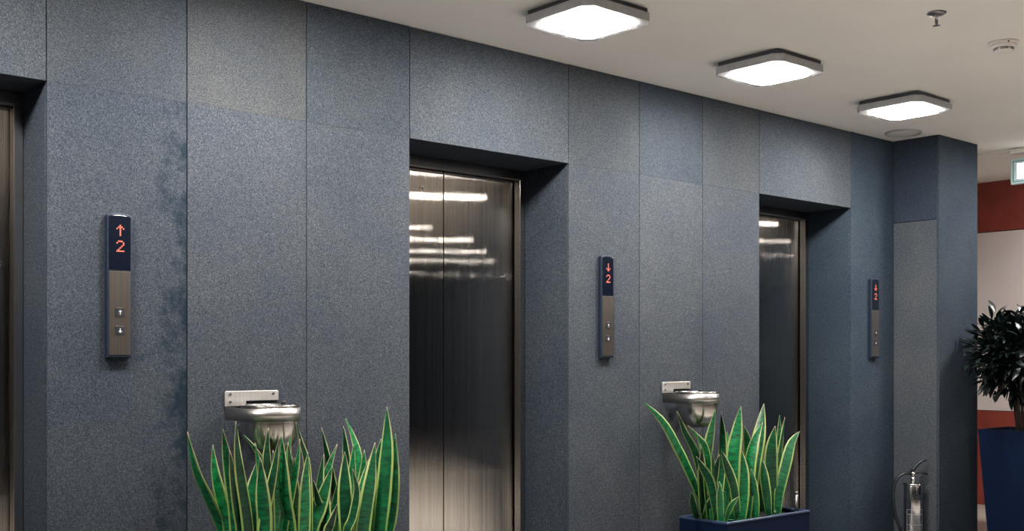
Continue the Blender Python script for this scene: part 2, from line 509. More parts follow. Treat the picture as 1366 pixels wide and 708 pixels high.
SNAKE_B = [
    ([(5.452,4.42,0.4),(5.434,4.42,0.412),(5.36,4.4,0.567),(5.131,4.366,0.855),(4.961,4.346,1.031),(4.773,4.332,1.154)], 0.055, 29),
    ([(5.447,4.398,0.4),(5.428,4.398,0.424),(5.348,4.362,0.617),(5.225,4.318,0.831),(5.095,4.289,0.963),(4.984,4.257,1.094)], 0.039, -28),
    ([(5.438,4.358,0.4),(5.429,4.358,0.429),(5.389,4.338,0.616),(5.314,4.311,0.849),(5.233,4.302,0.925),(5.119,4.292,1.005)], 0.035, -33),
    ([(5.442,4.414,0.4),(5.426,4.414,0.414),(5.359,4.342,0.754),(5.342,4.299,0.938),(5.338,4.262,1.092)], 0.067, 42),
    ([(5.599,4.44,0.4),(5.605,4.44,0.403),(5.622,4.436,0.731),(5.621,4.43,0.918),(5.598,4.423,1.06)], 0.056, -44),
    ([(5.618,4.36,0.4),(5.621,4.36,0.41),(5.619,4.347,0.783),(5.638,4.333,0.946),(5.652,4.314,1.104)], 0.08, -30),
    ([(5.639,4.32,0.4),(5.629,4.32,0.414),(5.6,4.326,0.601),(5.547,4.337,0.733),(5.504,4.348,0.836)], 0.05, -12),
    ([(5.455,4.318,0.4),(5.429,4.318,0.433),(5.314,4.277,0.649),(5.218,4.256,0.747),(5.134,4.237,0.823)], 0.048, -36),
    ([(5.857,4.4,0.4),(5.905,4.407,0.667),(5.992,4.425,0.902),(6.072,4.448,1.103)], 0.077, -7),
    ([(5.714,4.32,0.4),(5.72,4.32,0.406),(5.734,4.313,0.685),(5.772,4.302,0.871),(5.849,4.291,1.0)], 0.071, -40),
    ([(6.022,4.5,0.4),(5.998,4.494,0.605),(5.951,4.477,0.804),(5.876,4.456,0.963)], 0.068, -30),
    ([(5.637,4.3,0.4),(5.64,4.3,0.401),(5.658,4.302,0.552),(5.666,4.308,0.69),(5.656,4.318,0.839)], 0.069, -32),
    ([(6.16,4.46,0.4),(6.235,4.453,0.641),(6.225,4.435,0.866),(6.196,4.414,1.026)], 0.045, -1),
    ([(6.16,4.44,0.4),(6.209,4.435,0.669),(6.239,4.427,0.841),(6.256,4.415,1.009)], 0.05, 45),
    ([(6.048,4.36,0.4),(6.024,4.354,0.615),(6.004,4.34,0.81),(6.019,4.322,0.964)], 0.078, 3),
    ([(6.034,4.32,0.4),(6.04,4.32,0.405),(6.067,4.322,0.542),(6.133,4.328,0.682),(6.224,4.34,0.842),(6.327,4.347,0.916)], 0.064, -8),
    ([(5.931,4.3,0.4),(5.925,4.3,0.408),(5.91,4.307,0.532),(5.904,4.319,0.626),(5.921,4.349,0.756)], 0.052, -2),
    ([(5.434,4.41,0.4),(5.428,4.41,0.423),(5.392,4.34,0.525),(5.406,4.3,0.573),(5.458,4.284,0.588)], 0.041, -8),
    ([(5.454,4.47,0.4),(5.43,4.47,0.407),(5.328,4.409,0.478),(5.222,4.339,0.548),(5.106,4.254,0.623)], 0.04, -7),
    ([(5.446,4.422,0.4),(5.429,4.422,0.408),(5.358,4.37,0.57),(5.287,4.318,0.715),(5.206,4.257,0.867)], 0.058, 35),
    ([(5.443,4.386,0.4),(5.435,4.386,0.411),(5.396,4.343,0.547),(5.366,4.291,0.689),(5.343,4.233,0.825)], 0.049, 0),
    ([(5.5,4.31,0.4),(5.505,4.309,0.418),(5.517,4.302,0.463),(5.533,4.286,0.509),(5.57,4.263,0.554)], 0.028, -22),
    ([(6.045,4.44,0.4),(6.018,4.438,0.462),(5.99,4.429,0.538),(5.962,4.414,0.614)], 0.049, -26),
    ([(5.431,4.29,0.4),(5.429,4.29,0.422),(5.419,4.282,0.505),(5.399,4.271,0.576),(5.369,4.253,0.661)], 0.063, 33),
    ([(5.722,4.42,0.4),(5.734,4.418,0.488),(5.734,4.406,0.631),(5.698,4.384,0.776)], 0.062, -40),
    ([(5.715,4.48,0.4),(5.737,4.485,0.577),(5.764,4.5,0.765),(5.785,4.523,0.93)], 0.057, 6),
    ([(6.032,4.46,0.4),(6.029,4.464,0.532),(6.038,4.482,0.701),(6.058,4.509,0.845)], 0.058, -9),
    ([(5.434,4.33,0.4),(5.429,4.33,0.432),(5.406,4.311,0.572),(5.358,4.284,0.713),(5.294,4.25,0.853)], 0.045, 14),
    ([(5.544,4.36,0.4),(5.548,4.36,0.403),(5.565,4.362,0.508),(5.598,4.371,0.644),(5.637,4.389,0.803)], 0.051, 22),
    ([(5.76,4.28,0.4),(5.758,4.28,0.406),(5.75,4.28,0.5),(5.734,4.28,0.595),(5.711,4.279,0.713)], 0.051, -37),
    ([(5.449,4.38,0.4),(5.427,4.38,0.426),(5.333,4.332,0.666),(5.249,4.293,0.831),(5.17,4.261,0.947)], 0.035, 34),
]

# ================================================================== the setting
def struct(o, label=None):
    o['kind'] = 'structure'
    if label: o['label'] = label
    return o

AP = 3.10             # unseen dark strip added to cut floor bounce: apron along the lifts
fl = MB().box(XMIN, XMAX, -2.2, AP, -0.12, 0.0)
fl.box(COLX1 + 0.02, XMAX, AP, YMAX, -0.12, 0.0)
struct(fl.build('floor', M['floor']), 'pale warm polished stone floor of the lobby')
struct(MB().box(XMIN, COLX1 + 0.02, AP, YMAX, -0.12, 0.0).build('floor', M['added_apron']), 'unseen dark floor strip along the lifts, added to cut bounce light')
struct(MB().box(XMIN, XMAX, YMIN, -2.2, -0.12, 0.0).build('floor', M['carpet']), 'dark carpeted floor of the lobby beyond')
struct(MB().box(XMIN, 9.0, YMIN, YMAX, CEIL, CEIL + 0.12).build('ceiling', M['ceiling']), 'warm off-white painted ceiling above the lifts')
struct(MB().box(9.0, XMAX, YMIN, YMAX, CEIL - 0.014, CEIL + 0.12).build('ceiling', M['ceiling']), 'slightly lower ceiling field beyond the stone column')

# carcass of the lift wall behind the cladding
wb = MB()
yb = D + TH
segs = []
x = XMIN
for a, b in DOORS:
    segs.append((x, a - TH)); x = b + TH
segs.append((x, COLX0 + 0.10))
for a, b in segs:
    wb.box(a, b, yb, 5.20, 0, CEIL)
for a, b in DOORS:
    wb.box(a - TH, b + TH, yb, 5.20, LINT + TH, CEIL)
    wb.box(a - TH, b + TH, FRAMES_Y[DOORS.index((a, b))] + 0.11, 5.20, 0, LINT + TH)
wall_front = struct(wb.build('wall_front', M['joint']), 'lift wall clad in dark speckled granite slabs')

_panel_cache = {}
def slab(parent, w, h, t, loc, rot=0.0, tint=(1, 1, 1), stain=0.0, axis='Y'):
    """one stone slab, origin at its lower middle; front face towards -Y before rotation"""
    key = (round(w, 3), round(h, 3), round(t, 3), axis)
    me = _panel_cache.get(key)
    if me is None:
        mb = MB()
        if axis == 'Y':
            mb.box(-w / 2, w / 2, 0, t, 0, h, bevel=0.0007)
        else:
            mb.box(-w / 2, w / 2, -h / 2, h / 2, 0, t, bevel=0.0007)
        me = mb.mesh('stone_panel', M['stone'])
        _panel_cache[key] = me
    o = link('stone_panel', me, parent, loc)
    o.rotation_euler = (0, 0, rot)
    o['tint'] = [float(c) for c in tint]
    o['stain'] = float(stain)
    return o

G = 0.0024            # half joint
rnd = random.Random(11)
def t_rand(a=0.07):
    v = 1 + rnd.uniform(-a, a)
    w = rnd.uniform(-0.02, 0.02)
    return (v * (1 + w), v, v * (1 - w))

cols = []
x = DOORS[0][0]
while x - 0.6 > XMIN:
    cols.append((x - 0.6, x)); x -= 0.6
cols += [(XMIN + 0.002, x)]
for a in (1.572, 2.172, 2.772, 4.492, 5.092, 5.692, 7.412):
    cols.append((a, a + 0.6))
TINT_UP = {1.572: (0.92, 0.92, 0.92), 2.172: (1.12, 1.05, 0.95), 2.772: (0.90, 0.93, 0.96), 4.492: (1.02, 1.0, 0.96),  # warm light slab: its own tone plus painted lamplight
           5.092: (0.86, 0.90, 0.95), 5.692: (1.08, 1.05, 1.0), 7.412: (0.70, 0.85, 0.99)}  # last slab: blue shade painted into the stone colour
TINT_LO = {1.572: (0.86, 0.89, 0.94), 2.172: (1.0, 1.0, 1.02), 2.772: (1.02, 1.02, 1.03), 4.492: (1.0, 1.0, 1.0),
           5.092: (1.10, 1.08, 1.05), 5.692: (1.0, 1.0, 1.02), 7.412: (0.71, 0.86, 1.0)}  # last slab here too is tinted dark blue as painted shade
for a, b in cols:
    k = round(a, 3)
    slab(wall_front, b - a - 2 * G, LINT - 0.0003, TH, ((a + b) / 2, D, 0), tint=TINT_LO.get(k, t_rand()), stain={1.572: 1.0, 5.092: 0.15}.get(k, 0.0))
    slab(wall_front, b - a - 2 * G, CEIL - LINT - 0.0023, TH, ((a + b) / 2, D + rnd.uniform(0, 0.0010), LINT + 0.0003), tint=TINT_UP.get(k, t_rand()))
for i, (a, b) in enumerate(DOORS):
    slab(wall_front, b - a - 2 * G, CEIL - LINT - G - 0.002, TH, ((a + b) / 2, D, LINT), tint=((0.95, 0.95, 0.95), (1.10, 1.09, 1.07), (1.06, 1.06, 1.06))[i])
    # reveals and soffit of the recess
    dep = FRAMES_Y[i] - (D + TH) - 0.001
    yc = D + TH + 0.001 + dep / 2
    slab(wall_front, dep, LINT - 0.001, TH, (b, yc, 0), rot=PI / 2 + PI, tint=((0.85, 0.92, 1.0), (0.88, 0.94, 1.0), (0.70, 0.86, 1.0))[i])  # far-right reveal carries painted blue shade in its tint
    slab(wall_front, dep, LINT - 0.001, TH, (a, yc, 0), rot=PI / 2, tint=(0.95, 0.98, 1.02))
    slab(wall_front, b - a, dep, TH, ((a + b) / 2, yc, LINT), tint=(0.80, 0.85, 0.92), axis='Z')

# stone column that closes the lift wall
cb = MB().box(COLX0 + TH, COLX1 - TH, COLY + TH, 5.20, 0, CEIL)
cb.box(COLX0 + 0.10, COLX1 - TH, 5.20, YMAX, 0, CEIL)
column = struct(cb.build('wall_column', M['joint']), 'projecting granite-clad column at the end of the lift wall')
cw = COLX1 - COLX0
slab(column, cw, CEIL - 0.002, TH, ((COLX0 + COLX1) / 2, COLY, 0), tint=(0.74, 0.84, 0.93))  # front tinted darker and bluer to paint in shade
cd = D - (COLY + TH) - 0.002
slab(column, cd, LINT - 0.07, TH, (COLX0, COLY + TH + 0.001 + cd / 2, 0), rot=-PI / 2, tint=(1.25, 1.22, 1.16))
slab(column, cd, CEIL - LINT + 0.066, TH, (COLX0, COLY + TH + 0.001 + cd / 2, LINT - 0.066), rot=-PI / 2, tint=(0.62, 0.70, 0.84))  # navy tint paints the shade on the upper side face
x0 = COLY + TH + 0.001
while x0 < YMAX - 0.05:
    x1 = min(x0 + 0.6, YMAX - 0.002)
    slab(column, x1 - x0 - 2 * G, LINT - G, TH, (COLX1, (x0 + x1) / 2, 0), rot=PI / 2, tint=t_rand())
    slab(column, x1 - x0 - 2 * G, CEIL - LINT - G - 0.002, TH, (COLX1, (x0 + x1) / 2, LINT + G), rot=PI / 2, tint=t_rand())
    x0 = x1

# the wall closing the side passage: red timber above and below a cream board
RX = 10.45
we = MB().box(RX + 0.02, RX + 0.15, 4.0, YMAX, 0, CEIL - 0.014)
wall_end = struct(we.build('wall_end', M['joint']), 'passage end wall with red timber band above cream board')
for (ya, ybb) in ((4.002, 4.718), (4.724, 6.1), (6.106, YMAX - 0.002)):
    MB().box(RX, RX + 0.02, ya, ybb, 2.600, CEIL - 0.016, bevel=0.002).build('red_board', M['red_wood'], wall_end)
    MB().box(RX + 0.004, RX + 0.02, ya, ybb, 0.902, 2.592, bevel=0.002).build('cream_board', M['cream'], wall_end)
    MB().box(RX, RX + 0.02, ya, ybb, 0.002, 0.896, bevel=0.002).build('red_board', M['red_wood'], wall_end)
struct(MB().box(COLX1, RX + 0.15, YMAX, YMAX + 0.1, 0, CEIL).build('wall_passage', M['cream']), 'cream wall at the far end of the side passage')
struct(MB().box(RX + 0.15, XMAX, 4.0, 4.12, 0, CEIL - 0.014).build('wall_beyond', M['cream']), 'cream lobby wall past the side passage')
struct(MB().box(XMIN, XMAX, YMIN - 0.1, YMIN, 0, CEIL).build('wall_back', M['lobby_wall']), 'dark far wall of the lobby')
struct(MB().box(XMIN - 0.1, XMIN, YMIN, 5.2, 0, CEIL).build('wall_left', M['lobby_wall']), 'dark side wall of the lobby')
struct(MB().box(XMAX, XMAX + 0.1, YMIN, 4.12, 0, CEIL - 0.014).build('wall_right', M['lobby_wall']), 'dark end wall of the lobby')

# ------------------------------------------------------------------ lift doors
DOOR_LABEL = ['steel lift door cut off by the left picture edge',
              'steel lift door in the middle between the two snake plants',
              'steel lift door nearest the stone column, partly behind a snake plant']
FW, HH = 0.040, 0.055
DISH = [(0.0, 0.010), (0.0, 0.012), (0.016, 0.008)]
def lift_door(i):
    a, b = DOORS[i]
    w = b - a
    leaf_y = FRAMES_Y[i] + 0.06
    root = empty('door_%d' % (i + 1), ((a + b) / 2, leaf_y, 0))
    tag(root, DOOR_LABEL[i], 'lift door', 'lift doors', 'structure')
    g = 0.0025
    lw = w / 2 - 0.003
    for s in (-1, 1):
        x0, x1 = (g, lw) if s > 0 else (-lw, -g)
        # sheet-steel leaf, very slightly dished so its outer edge stands forward
        q1, q2 = DISH[i]
        n = 14
        xs = [x0 + 0.0015 + (x1 - x0 - 0.003) * k / n for k in range(n + 1)]
        fr = [(x, 0.010 - q1 * abs(x) - q2 * x * x) for x in xs]
        out = [(x0, fr[0][1] + 0.0015)] + fr + [(x1, fr[-1][1] + 0.0015), (x1, 0.034), (x0, 0.034)]
        lm = MB().prism(out, 0.008, LINT - 0.006)
        for f in lm.bm.faces:
            f.smooth = len(f.verts) == 4 and f.normal.y < -0.98
        leaf = lm.build('door_leaf', M['door_steel'], root)
        if s < 0 and i == 1:
            # release keyhole near the top of the left leaf
            kx, kz = -0.155, 2.352
            k = MB()
            b_ = bmesh.new()
            bmesh.ops.create_cone(b_, cap_ends=True, segments=20, radius1=0.014, radius2=0.012, depth=0.006)
            k.merge(b_, mat=Matrix.Translation((kx, 0.0065, kz)) @ Matrix.Rotation(PI / 2, 4, 'X'))
            k.build('keyhole_ring', M['plate_steel'], leaf)
            b_ = bmesh.new()
            k = MB()
            bmesh.ops.create_cone(b_, cap_ends=True, segments=14, radius1=0.006, radius2=0.006, depth=0.004)
            k.merge(b_, mat=Matrix.Translation((kx, 0.0035, kz)) @ Matrix.Rotation(PI / 2, 4, 'X'))
            k.box(kx - 0.0022, kx + 0.0022, 0.0015, 0.0055, kz - 0.011, kz)
            k.build('keyhole', M['black'], leaf)
    fy = FRAMES_Y[i] - leaf_y
    for s in (-1, 1):
        xo = s * (w / 2 - 0.001); xi = s * (w / 2 - FW)
        MB().box(min(xo, xi), max(xo, xi), fy, -0.010, 0, LINT - HH, bevel=0.002, seg=2).build('frame_post', M['frame_steel'], root)
    MB().box(-w / 2 + 0.001, w / 2 - 0.001, fy, -0.010, LINT - HH + 0.001, LINT - 0.001, bevel=0.002).build('frame_header', M['header_steel'], root)
    MB().box(-w / 2, w / 2, fy, 0.04, 0.0, 0.006, bevel=0.001).build('door_sill', M['frame_steel'], root)
    return root
for i in range(3):
    lift_door(i)

# ------------------------------------------------------------------ square ceiling lamps
def square_lamp(glow='lamp_square'):
    root = empty('ceiling_lamp', (0, 0, CEIL))
    hs, ch = 0.232, 0.045
    oct_ = []
    for sx, sy in ((1, 1), (-1, 1), (-1, -1), (1, -1)):
        p = [(sx * hs, sy * (hs - ch)), (sx * (hs - ch), sy * hs)]
        oct_ += p if sx * sy > 0 else p[::-1]
    MB().box(-0.205, 0.205, -0.205, 0.205, -0.030, -0.0005, bevel=0.002).build('backing_plate', M['dark_gap'], root)
    fr = MB().prism(oct_, -0.072, -0.030, bevel=0.003)
    fr.build('lamp_frame', M['lamp_frame'], root)
    # pillow-shaped opal diffuser
    df = MB()
    b_ = bmesh.new()
    rings = []
    for ins, z in ((0.0, -0.0715), (0.001, -0.077), (0.006, -0.081), (0.020, -0.084), (0.05, -0.086), (0.10, -0.087)):
        rr = rrect(0.178 - ins, 0.178 - ins, max(0.070 - ins * 0.5, 0.012), 8)
        rings.append([b_.verts.new((p[0], p[1], z)) for p in rr])
    n = len(rings[0])
    for r0, r1 in zip(rings, rings[1:]):
        for k in range(n):
            f = b_.faces.new((r0[k], r0[(k + 1) % n], r1[(k + 1) % n], r1[k])); f.smooth = True
    b_.faces.new(rings[-1])
    b_.faces.new(rings[0][::-1])
    bmesh.ops.recalc_face_normals(b_, faces=b_.faces[:])
    df.merge(b_)
    df.build('diffuser', M[glow], root)
    return root

LAMPS = [(3.86, 'large square ceiling lamp above the middle lift door'),
         (5.32, 'second square ceiling lamp in the row, between the middle and far lift doors'),
         (6.79, 'third square ceiling lamp, nearest the stone column'),
         (2.40, 'square ceiling lamp out of view above the first wall ashtray'),
         (0.94, 'square ceiling lamp out of view above the left lift door'),
         (-0.52, 'square ceiling lamp out of view left of the left lift door')]
LAMPS = [(lx, 3.86, lab) for lx, lab in LAMPS]
LAMPS.append((8.55, 3.20, 'square ceiling lamp out of view above the tall blue planter'))
# lobby lamps out of view: each one shows as a bright streak across the brushed doors
for lx, ly, which in ((4.10, 1.70, 'topmost broad'), (6.60, 1.06, 'second, widest white'), (10.0, 0.97, 'third, short faint'), (9.50, -1.63, 'fourth white'),
                      (9.30, -3.90, 'fifth white'), (8.70, -6.30, 'sixth white'), (4.60, -10.2, 'lowest thin')):
    LAMPS.append((lx, ly, 'lobby ceiling lamp mirrored in the middle lift door as the %s streak' % which))
protos = {}
for lx, ly, lab in LAMPS:
    glow = 'lamp_lobby' if lab.startswith('lobby') else 'lamp_square'
    if glow in protos:
        o = copy_tree(protos[glow])
    else:
        o = protos[glow] = square_lamp(glow)
    o.location = (lx, ly, CEIL if lx < 9.0 - 0.25 else CEIL - 0.014)
    tag(o, lab, 'ceiling lamp', 'square ceiling lamps')

# ------------------------------------------------------------------ small ceiling fittings
t = empty('sprinkler', (5.18, 2.775, CEIL))
tag(t, 'small dark steel fire sprinkler hanging from the ceiling', 'sprinkler')
MB().lathe([(0.0, -0.0005), (0.046, -0.0005), (0.047, -0.004), (0.034, -0.011), (0.016, -0.013), (0.0, -0.013)], n=28).build('escutcheon', M['header_steel'], t)
MB().lathe([(0.0, -0.032), (0.009, -0.032), (0.009, -0.012), (0.0, -0.012)], n=14).build('nozzle', M['plate_steel'], t)
arm = MB()
for s in (-1, 1):
    arm.tube([(s * 0.008, 0, -0.028), (s * 0.013, 0, -0.042), (s * 0.004, 0, -0.060)], 0.0025, 8)
arm.tube([(0, 0, -0.03), (0, 0, -0.060)], 0.003, 8)
arm.build('frame_arm', M['header_steel'], t)
df = MB().lathe([(0.0, -0.066), (0.008, -0.066), (0.008, -0.062), (0.0, -0.060)], n=16)
for k in range(10):
    a = 2 * PI * k / 10
    b_ = bmesh.new(); bmesh.ops.create_cube(b_, size=1)
    df.merge(b_, mat=Matrix.Rotation(a, 4, 'Z') @ Matrix.Translation((0.011, 0, -0.063)) @ Matrix.Diagonal((0.013, 0.005, 0.002, 1)))
df.build('deflector', M['header_steel'], t)

t = empty('smoke_detector', (5.94, 2.80, CEIL))
tag(t, 'round white smoke detector on the ceiling at right', 'smoke detector')
MB().lathe([(0.0, -0.0005), (0.078, -0.0005), (0.079, -0.010), (0.072, -0.014), (0.0, -0.014)], n=36).build('base_ring', M['ceil_white'], t)
MB().lathe([(0.0, -0.0145), (0.066, -0.0145), (0.068, -0.026), (0.060, -0.031), (0.0, -0.031)], n=36).build('housing', M['ceil_white'], t)
MB().lathe([(0.0, -0.0315), (0.046, -0.0315), (0.050, -0.040), (0.044, -0.050), (0.020, -0.054), (0.0, -0.054)], n=36).build('sensor_cap', M['ceil_white'], t)
for zz, rr in ((-0.0355, 0.0494), (-0.043, 0.0494)):
    for k in range(6):
        sl = MB()
        b_ = bmesh.new()
        a0 = 2 * PI * k / 6 + 0.1
        pts_i = [b_.verts.new(((rr - 0.004) * math.cos(a0 + q * 0.16), (rr - 0.004) * math.sin(a0 + q * 0.16), zz + dz)) for dz in (0, 0.0032) for q in range(6)]
        pts_o = [b_.verts.new(((rr + 0.0012) * math.cos(a0 + q * 0.16), (rr + 0.0012) * math.sin(a0 + q * 0.16), zz + dz)) for dz in (0, 0.0032) for q in range(6)]
        for q in range(5):
            b_.faces.new((pts_o[q], pts_o[q + 1], pts_o[q + 7], pts_o[q + 6]))
            b_.faces.new((pts_i[q + 1], pts_i[q], pts_i[q + 6], pts_i[q + 7]))
            b_.faces.new((pts_i[q], pts_i[q + 1], pts_o[q + 1], pts_o[q]))
            b_.faces.new((pts_o[q + 6], pts_o[q + 7], pts_i[q + 7], pts_i[q + 6]))
        sl.merge(b_)
        sl.build('vent_slot', M['black'], t)
MB().lathe([(0.0, -0.003), (0.005, -0.003), (0.005, 0.002), (0.0, 0.002)], cx=-0.055, cy=-0.052, cz=-0.012, n=10).build('indicator', M['black'], t)

t = empty('ceiling_cover', (7.74, 4.41, CEIL))
tag(t, 'flush round cover plate in the ceiling corner beside the column', 'ceiling cover')
MB().lathe([(0.0, -0.006), (0.112, -0.006), (0.120, -0.002), (0.120, -0.0004), (0.0, -0.0004)], n=40).build('cover_disc', M['ceil_white'], t)
MB().lathe([(0.123, -0.0004), (0.125, -0.013), (0.131, -0.013), (0.134, -0.0004)], n=40).build('rim', M['lamp_frame'], t)

# ceiling-hung exit sign, seen cut off by the picture edge
t = empty('exit_sign', (9.02, 3.99, CEIL - 0.014))
tag(t, 'lit white and green exit sign hanging at the right picture edge', 'exit sign')
MB().box(-0.045, 0.045, -0.19, 0.19, -0.030, -0.0005, bevel=0.004).build('ceiling_bracket', M['ceil_white'], t)
MB().box(-0.010, 0.010, -0.05, 0.05, -0.075, -0.030).build('hanger', M['ceil_white'], t)
sg = MB().box(-0.020, 0.020, -0.197, 0.197, -0.275, -0.070, bevel=0.004, seg=2).build('sign_case', M['sign_case'], t)
gb = MB()
for (ya, yb_, za, zb) in ((-0.178, 0.178, -0.257, -0.252), (-0.178, 0.178, -0.095, -0.090), (0.172, 0.178, -0.257, -0.090), (-0.178, -0.172, -0.257, -0.090)):
    gb.box(-0.0218, -0.0195, ya, yb_, za, zb)
gb.build('green_border', M['green'], sg)
MB().box(-0.0220, -0.0195, -0.145, 0.145, -0.235, -0.112).build('lit_panel', M['sign_lit'], sg)

# ------------------------------------------------------------------ call panels with red indicators
DOT = {
    'up':   ['..#..', '.###.', '#.#.#', '..#..', '..#..', '..#..', '..#..'],
    'down': ['..#..', '..#..', '..#..', '..#..', '#.#.#', '.###.', '..#..'],
    '2':    ['.###.', '#...#', '....#', '...#.', '..#..', '.#...', '#####'],
}
def dots(key, cx, cz, y, pitch=0.0068, size=0.0060, depth=0.0010):
    mb = MB()
    for r, row in enumerate(DOT[key]):
        for q, ch in enumerate(row):
            if ch == '#':
                x = cx + (q - 2) * pitch; z = cz + (3 - r) * pitch
                mb.box(x - size / 2, x + size / 2, y - depth, y, z - size / 2, z + size / 2)
    return mb

def call_panel(arrow):
    root = empty('call_panel', (0, D, 1.40))
    hw, H, th = 0.054, 0.605, 0.030
    arch = lambda w, z0, zt, rise: [(-w, z0), (w, z0)] + [(w * math.cos(a), zt - rise + rise * math.sin(a)) for a in [k * PI / 14 for k in range(15)]]
    MB().prism(arch(hw, 0.0, H, 0.014), -th, -0.0005, bevel=0.006, axis='Y').build('housing', M['navy_plastic'], root)
    disp = MB().prism(arch(hw - 0.008, 0.366, H - 0.010, 0.010), -th - 0.0015, -th + 0.002, bevel=0.0008, axis='Y').build('display', M['display_glass'], root)
    dots(arrow, 0.002, 0.532, -th - 0.0014).build('led_arrow', M['led'], disp)
    dots('2', 0.002, 0.466, -th - 0.0014).build('led_digit', M['led'], disp)
    pl = MB().box(-hw + 0.008, hw - 0.008, -th - 0.0025, -th + 0.002, 0.012, 0.362, bevel=0.0012).build('steel_plate', M['panel_steel'], root)
    for key, bz in (('up', 0.190), ('down', 0.114)):
        bt = MB().prism(rrect(0.019, 0.019, 0.004, 3, 0.0, bz), -th - 0.006, -th - 0.001, bevel=0.0012, axis='Y').build('call_button', M['black'], pl)
        bt['label'] = 'dark square %s button with a pale arrow' % key
        dots(key, 0.0, bz, -th - 0.0059, pitch=0.0026, size=0.0026, depth=0.0006).build('arrow_mark', M['print_white'], bt)
    return root
for cx, arrow, lab in ((1.860, 'up', 'lift call panel showing an up arrow and 2, left of the first snake plant'),
                       (4.785, 'down', 'lift call panel showing a down arrow and 2, right of the middle lift door'),
                       (7.700, 'down', 'shaded lift call panel between the far lift door and the column')):
    o = call_panel(arrow)
    o.location.x = cx
    tag(o, lab, 'call panel', 'lift call panels')

# ------------------------------------------------------------------ wall ashtrays
def ashtray():
    root = empty('wall_ashtray', (0, D, 1.0))
    w, p = 0.135, 0.305
    # plate bolted to the wall, longer lug at the left
    plate = MB().prism([(-w, 0.182), (-0.030, 0.182), (-0.030, 0.205), (w, 0.205), (w, 0.245), (w - 0.006, 0.251), (-w + 0.006, 0.251), (-w, 0.245)], -0.008, -0.0005, bevel=0.0015, axis='Y').build('wall_plate', M['plate_steel'], root)
    for sx, sz in ((-0.108, 0.236), (-0.108, 0.202), (0.108, 0.236)):
        s = MB()
        b_ = bmesh.new(); bmesh.ops.create_cone(b_, cap_ends=True, segments=14, radius1=0.0075, radius2=0.006, depth=0.004)
        s.merge(b_, mat=Matrix.Translation((sx, -0.0095, sz)) @ Matrix.Rotation(PI / 2, 4, 'X'))
        s.build('screw', M['header_steel'], plate)
    # U-shaped strap reaching out from the wall and round the bowl
    def uline(r, n=20):
        cy = -p + w
        pts = [(-r, -0.009)]
        pts += [(r * math.cos(a), cy + r * math.sin(a)) for a in [PI + k * PI / n for k in range(n + 1)]]
        pts += [(r, -0.009)]
        return pts
    b_ = bmesh.new()
    o_, i_ = uline(w), uline(w - 0.006)
    z0, z1 = 0.122, 0.180
    V = [[b_.verts.new((q[0], q[1], z)) for q in L] for L, z in ((o_, z0), (o_, z1), (i_, z1), (i_, z0))]
    n = len(o_)
    for k in range(n - 1):
        for a_, c_ in ((0, 1), (1, 2), (2, 3), (3, 0)):
            f = b_.faces.new((V[a_][k], V[a_][k + 1], V[c_][k + 1], V[c_][k])); f.smooth = a_ in (0, 2)
    for k in (0, n - 1):
        b_.faces.new([V[q][k] for q in range(4)])
    bmesh.ops.recalc_face_normals(b_, faces=b_.faces[:])
    mb = MB(); mb.merge(b_); mb.build('strap', M['strap_steel'], root)
    # bowl hanging in the strap
    cy = -p + w
    r = w - 0.007
    prof = [(0.0, -0.030), (0.030, -0.029), (0.062, -0.022), (0.090, -0.004), (0.112, 0.026), (0.124, 0.066), (r, 0.115), (r, 0.184), (r + 0.006, 0.187), (r + 0.006, 0.193), (r - 0.004, 0.193), (r - 0.006, 0.180), (r - 0.006, 0.12), (0.0, 0.05)]
    bowl = MB().lathe(prof, cy=cy, n=48).build('bowl', M['bowl_steel'], root)
    lid = MB().lathe([(0.0, 0.176), (r - 0.008, 0.176), (r - 0.008, 0.186), (r - 0.014, 0.189), (0.0, 0.189)], cy=cy, n=40).build('tray_insert', M['header_steel'], root)
    MB().lathe([(0.0, 0.189), (0.011, 0.189), (0.011, 0.203), (0.008, 0.206), (0.0, 0.206)], cx=0.098, cy=cy + 0.05, n=16).build('lock_knob', M['black'], lid)
    return root
for cx, lab in ((2.483, 'polished steel wall ashtray bowl behind the left snake plant'),
                (5.428, 'polished steel wall ashtray bowl above the planter with the right snake plant')):
    o = ashtray()
    o.location.x = cx
    tag(o, lab, 'ashtray', 'wall ashtrays')

